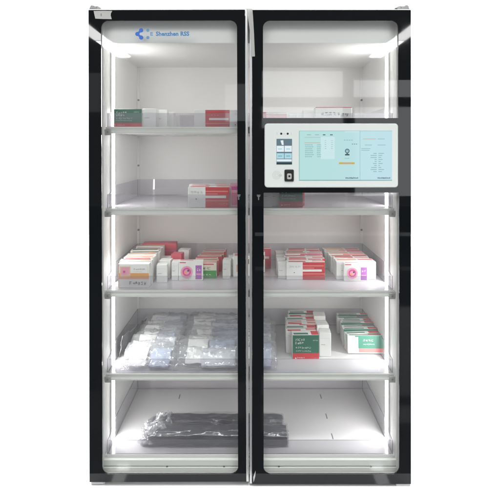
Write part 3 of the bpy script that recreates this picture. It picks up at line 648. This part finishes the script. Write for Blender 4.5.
# ------------------------------------------------------------------ dark wrapped bundles on the cabinet floor
def bundle(x0, x1, y0, y1, h, seed, layers, label):
    r = empty('wrapped_bundle', ((x0 + x1) / 2, y0, SH[4] + 0.001)); tag(r, label, 'bundle')
    L = x1 - x0; Dp = y1 - y0
    def loft(off, k, amp, nseg=110, nr=56, seedo=0.0, name='cloth'):
        b = MB(); b.mi(k); rows_ = []
        for i in range(nseg + 1):
            u = i / nseg; x = (u - 0.5) * (L + 2 * off); ring_ = []
            for q in range(nr):
                t = 2 * math.pi * q / nr; c, s_ = math.cos(t), math.sin(t)
                ex = 0.5
                tp = 1 - 0.55 * max(0.0, 1 - u / 0.13) ** 1.6; yy_ = Dp / 2 + (Dp / 2 + off) * math.copysign(abs(c) ** ex, c) * (0.4 + 0.6 * tp); zz = (h / 2 + (h / 2 + off) * math.copysign(abs(s_) ** ex, s_)) * tp
                fold = 0.0035 * math.sin(zz / h * math.pi * 2 * layers + 2 * noise.noise(Vector((x * 5, seed, 0)))) * (abs(c) > 0.5)
                n1 = noise.noise(Vector((x * 9, yy_ * 38, zz * 60 + seed + seedo))); n2 = noise.noise(Vector((x * 34, yy_ * 70, zz * 90 + seed + seedo)))
                e = (amp * n1 + amp * 0.7 * n2)
                ring_.append(b.bm.verts.new((x + 0.4 * e, yy_ + (fold + e) * math.copysign(1, c) * (abs(c) > 0.3), max(0.0002 - min(off, 0), zz + e * (s_ > 0) + (-0.004 if s_ > 0 else 0) * (2 * u - 1) ** 8))))
            rows_.append(ring_)
        for i in range(nseg):
            for q in range(nr):
                f = b.bm.faces.new((rows_[i][q], rows_[i + 1][q], rows_[i + 1][(q + 1) % nr], rows_[i][(q + 1) % nr])); f.smooth = True
        b.bm.faces.new(rows_[0]); b.bm.faces.new(rows_[-1][::-1])
        return b
    loft(-0.003, 'dark_cloth', 0.003).build('cloth', r)
    loft(0.002, 'wrap', 0.0055, seedo=5.0).build('wrapping', r)
    # gathered clear end of the wrapping: a crushed sheet of film
    b = MB(); b.mi('crumple'); nx, ny = 46, 40
    for (cx, cy, cz, lx, ly, hz) in ((-L / 2 + (0.085 if seed == 4 else 0.06), Dp * 0.45, h * 0.86, 0.085, Dp * 0.75, 0.034), (-L / 2 + 0.022, Dp * 0.3, h * 0.42, 0.06, Dp * 0.8, 0.026)):
        V = {}
        for i in range(nx + 1):
            for q in range(ny + 1):
                u, v = i / nx, q / ny; p = Vector((u * 2.4 + seed, v * 2.8, cx * 10)); m = (max(0, 1 - (2 * u - 1) ** 4) * max(0, 1 - (2 * v - 1) ** 4))
                r1 = 1 - abs(noise.noise(p)) * 2.2; r2 = 1 - abs(noise.noise(p * 2.3)) * 2.0; r3 = noise.noise(p * 5.1)
                z = cz + m * hz * (0.55 * r1 + 0.35 * r2 + 0.22 * r3) - 0.006 * (1 - m)
                x = cx + (u - 0.5) * lx + 0.016 * noise.noise(p * 1.9 + Vector((0, 0, 9))); y = cy + (v - 0.5) * ly + 0.016 * noise.noise(p * 1.9 + Vector((0, 9, 0)))
                V[i, q] = b.bm.verts.new((x, y, max(0.002, z)))
        for i in range(nx):
            for q in range(ny): b.bm.faces.new((V[i, q], V[i + 1, q], V[i + 1, q + 1], V[i, q + 1]))
    g = b.build('gathered_end', r, False); md = g.modifiers.new('thickness', 'SOLIDIFY'); md.thickness = 0.0004
bundle(X(144, 0.19), X(283.5, 0.19), 0.185, 0.262, 0.066, 4, 2, 'dark grey bundle in clear plastic, the rear one on the cabinet floor')
bundle(X(140.5, 0.10), X(288, 0.10), 0.098, 0.180, 0.064, 9, 4, 'dark grey bundle in clear plastic, the front one on the cabinet floor')

# ------------------------------------------------------------------ lights
def area(name, loc, rot, sx, sy, radiance, c=(1, 1, 1), spread=180):
    l = bpy.data.lights.new(name, 'AREA'); l.shape = 'RECTANGLE'; l.size = sx; l.size_y = sy
    l.energy = radiance * math.pi * sx * sy; l.color = c; l.spread = R(spread)
    o = bpy.data.objects.new(name, l); o.location = loc; o.rotation_euler = rot; col.objects.link(o); return o
# two runs of linear ceiling luminaires receding behind the camera (their reflections cross the door corners)
for sx in (-1, 1):
    area('linear_lamp', (sx * 1.53, -2.02, 2.48), (0, 0, 0), 0.15, 1.66, 25)
    area('linear_lamp', (sx * 1.53, -3.27, 2.48), (0, 0, 0), 0.15, 0.80, 44)
# daylight windows at the far end of the room
Yw = -4.2
def window(px0, px1, py0, py1, rad):
    rad *= 1.22
    s = (D - Yw) / D; x0, x1 = X(px0, -Yw), X(px1, -Yw); z1, z0 = Z(py0, -Yw), Z(py1, -Yw)
    area('window_lamp', ((x0 + x1) / 2, Yw, (z0 + z1) / 2), (R(90), 0, 0), x1 - x0, z1 - z0, rad, (0.95, 0.98, 1.0))
window(225, 249.5, 84, 121, 1.1); window(60, 101, 73, 112, 0.5); window(255, 430, 232.5, 236, 0.9); window(255, 430, 255, 300, 0.4)
window(262, 343, 71, 97, 2.2); window(354, 415, 80, 97, 2.8); window(262, 343, 107, 128, 2.6); window(355, 440, 107, 196, 2.6)
# added fill lights, out of view, to brighten the front and whiten the sweep
area('front_fill', (0, -2.0, 3.05), (R(48), 0, 0), 3.0, 0.7, 5.3)
area('front_floor_fill', (0, -0.95, 2.7), (R(18), 0, 0), 2.2, 0.4, 2.2, spread=34)
area('sweep_fill', (0, 0.95, 3.7), (R(48), 0, 0), 6.5, 0.6, 30)
w = bpy.data.worlds.new('World'); scene.world = w; w.use_nodes = True
w.node_tree.nodes['Background'].inputs[0].default_value = (1, 1, 1, 1); w.node_tree.nodes['Background'].inputs[1].default_value = 0.26

# ------------------------------------------------------------------ camera and render settings
cam = bpy.data.cameras.new('camera'); co = bpy.data.objects.new('camera', cam); col.objects.link(co)
cam.sensor_width = 36; cam.lens = 36 * (D / U) / 500; cam.shift_y = -0.2; cam.clip_end = 200
co.location = (0, -D, ZC); co.rotation_euler = (R(90), 0, 0); scene.camera = co
vs = scene.view_settings; vs.view_transform = 'Standard'; vs.look = 'None'; vs.exposure = 0; vs.gamma = 1
cy = scene.cycles; cy.max_bounces = 12; cy.diffuse_bounces = 5; cy.glossy_bounces = 5; cy.transparent_max_bounces = 40; cy.caustics_reflective = False; cy.caustics_refractive = False
cy.use_denoising = True
